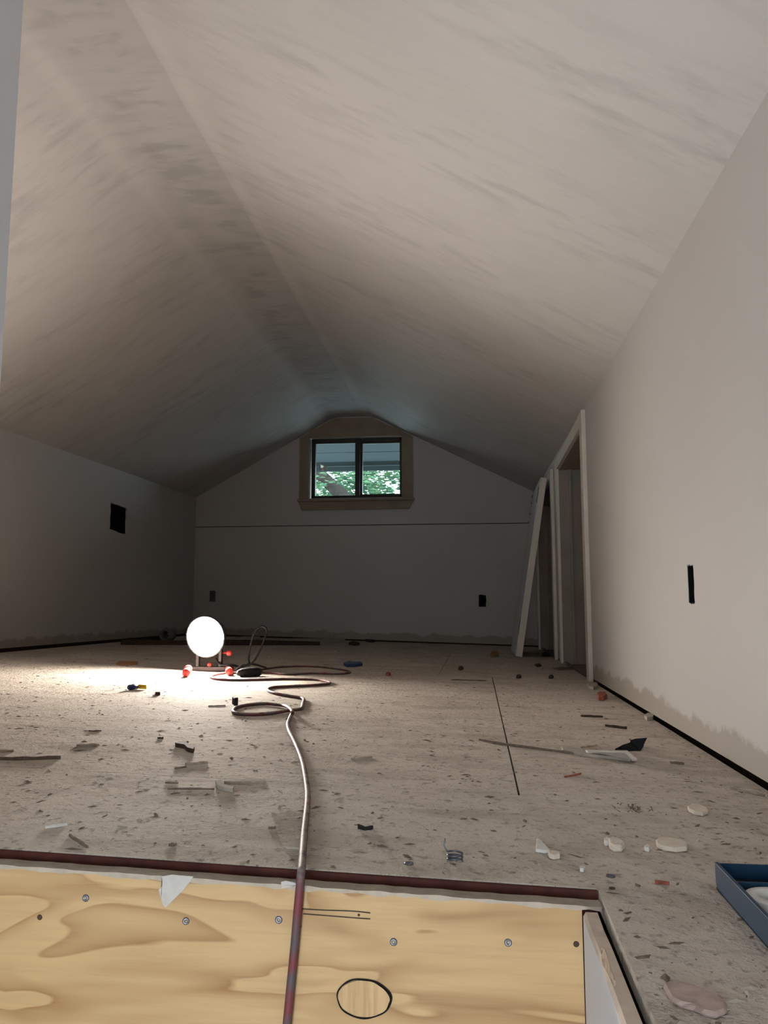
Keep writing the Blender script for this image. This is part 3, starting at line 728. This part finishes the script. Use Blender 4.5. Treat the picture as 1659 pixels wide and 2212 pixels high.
stick(S, 'thin splinter in dust left of the black nail', (580, 1791), (596, 1790), .004, .003, M['splinter'])
stick(S, 'grey chip-like splinter left of the slanted splinter', (165, 1612), (214, 1610), .016, .004, M['splinter_l'])
stick(S, 'small dark splinter in the lit dust near the left edge', (340, 1596), (353, 1596), .006, .004, M['darkwood'])
stick(S, 'short grey splinter by the lit floor patch', (192, 1580), (219, 1580), .008, .003, M['splinter'])
# dark strips at right
D = 'dark_scrap_strip'
stick(D, 'short dark scrap strip close to the right wall, upper one', (1255, 1548), (1302, 1549), .014, .005, M['darkwood'], 'scrap strip', 'dark scrap strips by the right wall')
stick(D, 'thin dark scrap strip behind the black plastic piece', (1308, 1569), (1354, 1575), .009, .006, M['darkwood'], 'scrap strip', 'dark scrap strips by the right wall')
stick(D, 'small dark scrap strip right of the grey drywall strip', (1448, 1649), (1478, 1651), .009, .004, M['splinter'], 'scrap strip', 'dark scrap strips by the right wall')
o = stick('bent_nail', 'short black bent nail right of the extension cord', (773, 1789), (806, 1791), .006, .005, M['blackmetal'], 'nail', None, -.006)
# long thin strip and drywall offcut
stick('long_wood_strip', 'long thin wooden strip crossing the dark floor joint', (1063, 1606), (1335, 1641), .009, .004, M['splinter'], 'wood strip', None)
flat('drywall_offcut', 'grey bent drywall strip lying by the black plastic piece', 'drywall offcut', [(1212,1616),(1240,1620),(1262,1627),(1355,1627),(1372,1640),(1362,1645),(1330,1641),(1260,1634),(1216,1624)], .006, M['dusty'])
flat('paper_shred', 'white paper shred on the end of the grey drywall strip', 'paper shred', [(1265,1623),(1356,1626),(1376,1642),(1366,1644),(1350,1630),(1270,1627)], .003, M['white'], None, 0, .0066)
flat('curled_paper_strip', 'curled grey paper strip on the left floor', 'paper strip', [(465,1694),(478,1692),(484,1702),(505,1708),(503,1712),(484,1709),(470,1704)], .006, M['dusty'])
# black plastic piece: folded shard standing up
A0, A1, A2 = fl(1328, 1620), fl(1384, 1622), fl(1350, 1612)
bp = empty('black_plastic_shard', A0); tag(bp, 'black broken plastic piece standing up near the right wall', 'plastic piece')
yq = A0.y
pxs = [(1328,1618),(1330,1623),(1383,1622),(1397,1594),(1372,1596),(1362,1599),(1361,1604),(1345,1609)]
prism('shard_wall', [ony(x, y, yq + (0.02 if y < 1605 else 0)) for x, y in pxs], (.002, .004, 0), M['rubber'], bp)
prism('shard_base', [fl(1329,1623,.0003), fl(1383,1622,.0003), fl(1391,1611,.0003), fl(1345,1612,.0003)], (0, 0, .002), M['rubber'], bp)
# pale chips
K = 'drywall_chip'; G = 'pale drywall chips on the right front floor'
flat(K, 'oval cream drywall chip below the right wall', 'drywall chip', [(1485,1749),(1495,1744),(1510,1745),(1528,1752),(1530,1759),(1518,1764),(1500,1761),(1488,1755)], .006, M['gypsum'], G, .0012)
flat(K, 'largest flat cream drywall chip near the blue tray', 'drywall chip', [(1417,1824),(1422,1819),(1445,1818),(1470,1823),(1486,1830),(1484,1840),(1460,1842),(1432,1838),(1419,1832)], .006, M['gypsum'], G, .0012)
flat(K, 'lumpy cream drywall chip left of the largest chip', 'drywall chip', [(1314,1826),(1322,1822),(1332,1824),(1340,1830),(1350,1834),(1344,1842),(1326,1842),(1316,1836)], .009, M['gypsum'], G, .002)
flat(K, 'triangular white drywall chip standing out on the dust', 'drywall chip', [(1157,1841),(1160,1816),(1170,1822),(1189,1843),(1176,1844)], .004, M['white'], G, .0006)
flat(K, 'small cream chip just right of the triangular one', 'drywall chip', [(1184,1850),(1195,1847),(1210,1850),(1210,1856),(1196,1858),(1186,1855)], .006, M['gypsum'], G, .001)
flat(K, 'tiny white chip between the lumpy and largest chips', 'drywall chip', [(1392,1835),(1398,1832),(1405,1836),(1402,1840),(1394,1839)], .005, M['white'], G)
flat(K, 'tiny white chip left of the lumpy chip', 'drywall chip', [(1305,1822),(1311,1818),(1317,1821),(1314,1827),(1307,1827)], .006, M['white'], G)
flat(K, 'tiny white chip behind the corner of the stair opening', 'drywall chip', [(1252,1879),(1258,1877),(1264,1880),(1260,1884),(1253,1883)], .004, M['white'], G)
flat(K, 'thin pale flake beside the extension cord near the floor edge', 'drywall chip', [(617,1828),(625,1822),(648,1822),(648,1836),(630,1835),(618,1834)], .003, M['dusty'], G)
flat(K, 'grey crumbled chip at the right wall gap', 'drywall chip', [(1392,1552),(1400,1547),(1413,1550),(1410,1556),(1398,1557)], .010, M['dusty'], G)
flat('plaster_crumb_heap', 'crumbled plaster at the foot of the near door casing', 'plaster', [(1268,1482),(1275,1478),(1290,1481),(1293,1487),(1282,1491),(1271,1488)], .012, M['dusty'], None, .002)
flat('brick_fragment', 'reddish brick fragment near the right wall gap', 'brick fragment', [(1290,1507),(1296,1503),(1308,1504),(1312,1510),(1304,1514),(1292,1513)], .016, M['brick'], None, .002)
flat('wood_block', 'small orange-brown block beside the leaning slab', 'wood block', [(1060,1416),(1063,1411),(1076,1412),(1077,1418),(1064,1419)], .016, M['orange'], None, .001)
flat('wood_shim', 'flat orange-brown shim on the floor left of the lamp', 'wood shim', [(250,1435),(258,1431),(298,1431),(297,1436),(262,1438)], .006, M['orange'])
flat('blue_plastic_scrap', 'crumpled dark blue plastic scrap beyond the cord loop', 'plastic scrap', [(742,1438),(752,1433),(765,1436),(780,1435),(783,1439),(768,1441),(748,1441)], .014, M['bluebag'], None, .002)
wp = empty('marker_stub', fl(290, 1484)); tag(wp, 'blue and yellow marker stub in the brightly lit floor patch', 'marker')
a1, a2, a3 = fl(279, 1485, .009), fl(296, 1483, .009), fl(316, 1484, .009)
tube('blue_end', [a1, a2], .0085, M['bluebag'], wp, 12, raw=True); tube('yellow_end', [a2, a3], .007, M['yellow'], wp, 12, raw=True)
flat('dark_crumb', 'dark crumb on the lit floor patch near the marker', 'crumb', [(335,1502),(339,1497),(345,1498),(346,1502)], .01, M['darkwood'], None, .001)
o = flat('leaf_scrap', 'black torn scrap in the middle of the left floor', 'scrap', [(378,1612),(400,1609),(406,1616),(420,1621),(417,1627),(405,1624),(398,1617),(380,1614)], .008, M['darkwood'], None)
# screw with wire coil near the floor edge
W0 = fl(983, 1862); cs = empty('coiled_wire', W0); tag(cs, 'small grey coil of wire with an upright end near the floor edge', 'wire')
cp = [W0 + Vector((.0085*c_(a), .007*s_(a), .0015+.0012*a/2)) for a in [k*.5 for k in range(0, 32)]]
tube('coil', cp, .0011, M['metal'], cs, 6, 3); tube('tail', [cp[-1], cp[-1]+Vector((-.004, 0, .006)), cp[-1]+Vector((-.003, .002, .014))], .0009, M['metal'], cs, 6, 3)
for px, py, lb in ((883, 1866, 'tiny grey washer left of the wire coil'), (1319, 1893, 'tiny grey washer behind the corner of the stair opening')):
    o = lathe('washer', [(.0018, 0), (.0052, 0), (.0052, .0012), (.0018, .0012)], fl(px, py, .0004), FN, M['metal'], None, 16, closed=True); tag(o, lb, 'washer')
r = random.Random(11); hv = []; hf = []; h0 = fl(1365, 1752)
for k in range(26):                                          # matted tuft of fibres
    a = r.uniform(0, 6.28); p = h0 + Vector((r.gauss(0, .009), r.gauss(0, .014), .0008)); d = Vector((c_(a), s_(a), r.uniform(0, .5)))*r.uniform(.006, .016); n_ = Vector((-s_(a), c_(a), 0))*.0008; b = len(hv)
    hv += [p-n_, p+n_, p+d*.5+n_+Vector((0,0,.002)), p+d*.5-n_+Vector((0,0,.002)), p+d, p+Vector((0,0,.0015))]
    hf += [(b, b+1, b+2, b+3), (b+3, b+2, b+4), (b, b+3, b+5), (b+1, b+5, b+2)]
tag(mesh('fibre_tuft', hv, hf, M['splinter']), 'dark matted fibre tuft on the right floor behind the cream chips', 'fibre tuft')
# pink smear of dried compound on the right front floor
flat('dried_compound_smear', 'pinkish dried compound smear beside the stair opening', 'compound smear', [(1432,2138),(1445,2130),(1475,2134),(1500,2140),(1525,2150),(1545,2166),(1572,2178),(1570,2196),(1548,2204),(1520,2198),(1500,2180),(1470,2180),(1448,2168)], .005, M['plasterpink'], None, .002)
# far debris at the back wall
B = 'old_plank'
stick(B, 'dark old plank lying along the far floor behind the lamp', (262, 1393), (690, 1394), .055, .034, M['darkwood'], 'plank', 'planks at the back wall')
stick(B, 'dark plank on the left end of the far debris', (222, 1385), (345, 1383), .05, .02, M['sill'], 'plank', 'planks at the back wall')
flat('drywall_sheet_scrap', 'pale broken drywall scrap at the back wall right of the cord loop', 'drywall scrap', [(565,1392),(600,1384),(640,1382),(700,1381),(748,1383),(735,1389),(700,1393),(640,1393)], .012, M['dusty'], None)
flat('drywall_sheet_scrap', 'small pale drywall scrap at the back wall left of the cord loop', 'drywall scrap', [(500,1384),(525,1380),(562,1380),(560,1384),(530,1386)], .02, M['dusty'], None)
for i, (px, py, ww, lb) in enumerate(((800,1385,10,'dark lump at the foot of the back wall below the window'), (765,1392,12,'dark lump at the end of the pale broken drywall'), (1180,1416,9,'dark crumb at the right crawl-space opening'))):
    flat('dark_lump', lb, 'debris lump', [(px-ww,py+1),(px-ww*.4,py-2),(px+ww*.5,py-1),(px+ww,py+2),(px,py+3)], .018, M['darkwood'], 'dark lumps at the far end')
flat('threshold_scrap', 'flat grey scrap on the floor before the near opening', 'floor scrap', [(1195,1446),(1210,1443),(1240,1443),(1242,1447),(1205,1448)], .006, M['splinter'])
flat('threshold_scrap', 'thin dark scrap left of the grey scrap by the openings', 'floor scrap', [(1155,1437),(1165,1435),(1170,1439),(1160,1441)], .006, M['darkwood'])
for i, (px, py, lb) in enumerate(((1190, 1464, 'tiny dark nail head on the far right floor'), (1120, 1463, 'small dark crumb beside the floor joint end'), (995, 1445, 'dark crumb on the far floor left of the joint'), (838, 1458, 'red crumb on the floor right of the cord'))):
    flat('crumb', lb, 'crumb', [(px-5,py+2),(px-3,py-2),(px+3,py-3),(px+6,py),(px+2,py+3)], .008, M['brick'] if i == 3 else M['darkwood'], None)
# round pipe stub at the left corner
pc = ony(355, 1365, YB-.25); pc = fl(355, 1385); pr = .042
po_ = lathe('pipe_stub', [(pr, 0), (pr, .10), (pr-.012, .10), (pr-.012, 0)], (pc.x, pc.y, fz(pc.x, pc.y)+pr), (.1, 1, 0), M['pipe'], None, 28, closed=True)
tag(po_, 'round grey pipe stub lying in the far left corner', 'pipe')

# grit that nobody could count
def grit(name, label, n, s0, s1, m, seed, flatk=.5):
    r = random.Random(seed); vs = []; fs = []
    for _ in range(n):
        while True:
            y = r.uniform(.6, 1)**1.0; y = .62 + (6.6-.62)*(r.random()**1.7); x = r.uniform(XL+.03, XR-.01)
            if y < YO+.01 and x < XO1+.01: continue
            if x < XO0-.2 and y < 1.6: continue
            break
        s = s0 + (s1-s0)*r.random()**3; a = r.uniform(0, 6.28); z = fz(x, y); b = len(vs); el = r.uniform(1, 4.0)
        for k in range(4):
            t = a+k*math.pi/2+r.uniform(-.4, .4); u, v = s*el*c_(t), s*s_(t)
            vs.append((x+u*c_(a)-v*s_(a), y+u*s_(a)+v*c_(a), z))
        vs.append((x+r.uniform(-.3,.3)*s, y+r.uniform(-.3,.3)*s, z+s*flatk*r.uniform(.5, 1.3)))
        fs += [(b, b+1, b+4), (b+1, b+2, b+4), (b+2, b+3, b+4), (b+3, b, b+4)]
    o = mesh(name, vs, fs, m); tag(o, label, 'grit', None, 'stuff'); return o
grit('dark_grit', 'dark sawdust and grit scattered over the floor', 5200, .0007, .0042, M['splinter'], 1)
grit('pale_grit', 'pale plaster grit scattered over the floor', 4200, .0008, .004, M['dusty'], 2)

# ------------------------------------------------------------------ outside the window
pr_ = empty('porch_roof', (-1, 7.5, 1.9)); tag(pr_, 'grey eave soffit seen through the window', 'eave')
ya, yb = YB+.13, 8.0
zb1 = CZ + (ony(770, 1000, yb).z-CZ); zb2 = ony(770, 1018, yb).z; za = CZ+1.80
for k in range(5):
    t0, t1 = k/5, (k+1)/5-.01
    hexa('soffit_board', [(-3.5, lerp(ya,yb,t0), lerp(za,zb1,t0)), (1.5, lerp(ya,yb,t0), lerp(za,zb1,t0)), (1.5, lerp(ya,yb,t1), lerp(za,zb1,t1)), (-3.5, lerp(ya,yb,t1), lerp(za,zb1,t1)),
        (-3.5, lerp(ya,yb,t0), lerp(za,zb1,t0)+.03), (1.5, lerp(ya,yb,t0), lerp(za,zb1,t0)+.03), (1.5, lerp(ya,yb,t1), lerp(za,zb1,t1)+.03), (-3.5, lerp(ya,yb,t1), lerp(za,zb1,t1)+.03)], M['soffit'], pr_)
box('fascia', -3.5, 1.5, yb-.03, yb, zb2, zb1+.02, M['fascia'], pr_)
box('roof_deck', -3.5, 1.5, ya-.01, yb+.1, max(za, zb1)+.04, max(za, zb1)+.07, M['fascia'], pr_)
box('gutter_strip', -3.5, 1.5, yb-.045, yb-.03, (zb1+zb2)/2, (zb1+zb2)/2+.008, M['soffit'], pr_)
tree = empty('tree', (-1.9, 12.5, -3)); tag(tree, 'leafy tree with a leaning dark trunk outside the window', 'tree')
yt = 11.5
T1, T2 = ony(688, 1022, yt), ony(752, 1082, yt)
dv = (T2-T1)
tube('trunk', [Vector((T2.x+2.2, yt+.3, -3)), T2+dv*3, T2, T1, T1-dv*2.0, T1-dv*4+Vector((0,0,.6))], lambda t: .12-.05*t, M['bark'], tree, 14)
r = random.Random(5); vs = []; fs = []
for _ in range(26000):
    p = Vector((r.gauss(-1.8, 1.2), yt + (r.uniform(.25, 3.2) if r.random() < .93 else r.uniform(-.5, .2)), r.gauss(2.2, .75)))
    if math.sin(p.x*5.1+1.3)*math.sin(p.z*7.3+p.x*2)+.35*math.sin(p.x*13+p.z*11) > .45: continue     # gaps of sky between the sprays
    q = Matrix.Rotation(r.uniform(0, 6.28), 3, 'Z') @ Matrix.Rotation(r.uniform(-.9, .9), 3, 'X')
    s = r.uniform(.03, .06); b = len(vs)
    for u, v, h in ((-1.1, 0, 0), (0, -.55, .15), (1.3, 0, -.1), (0, .55, .15)): vs.append(p + q @ Vector((u*s, v*s, h*s)))
    fs += [(b, b+1, b+2), (b, b+2, b+3)]
fo = mesh('foliage', vs, fs, M['leaf'], tree); fo['kind'] = 'stuff'
gr = struct(box('ground', -40, 40, YB+.2, 60, -3.2, -3.0, M['grass']), 'grey yard outside below the window')
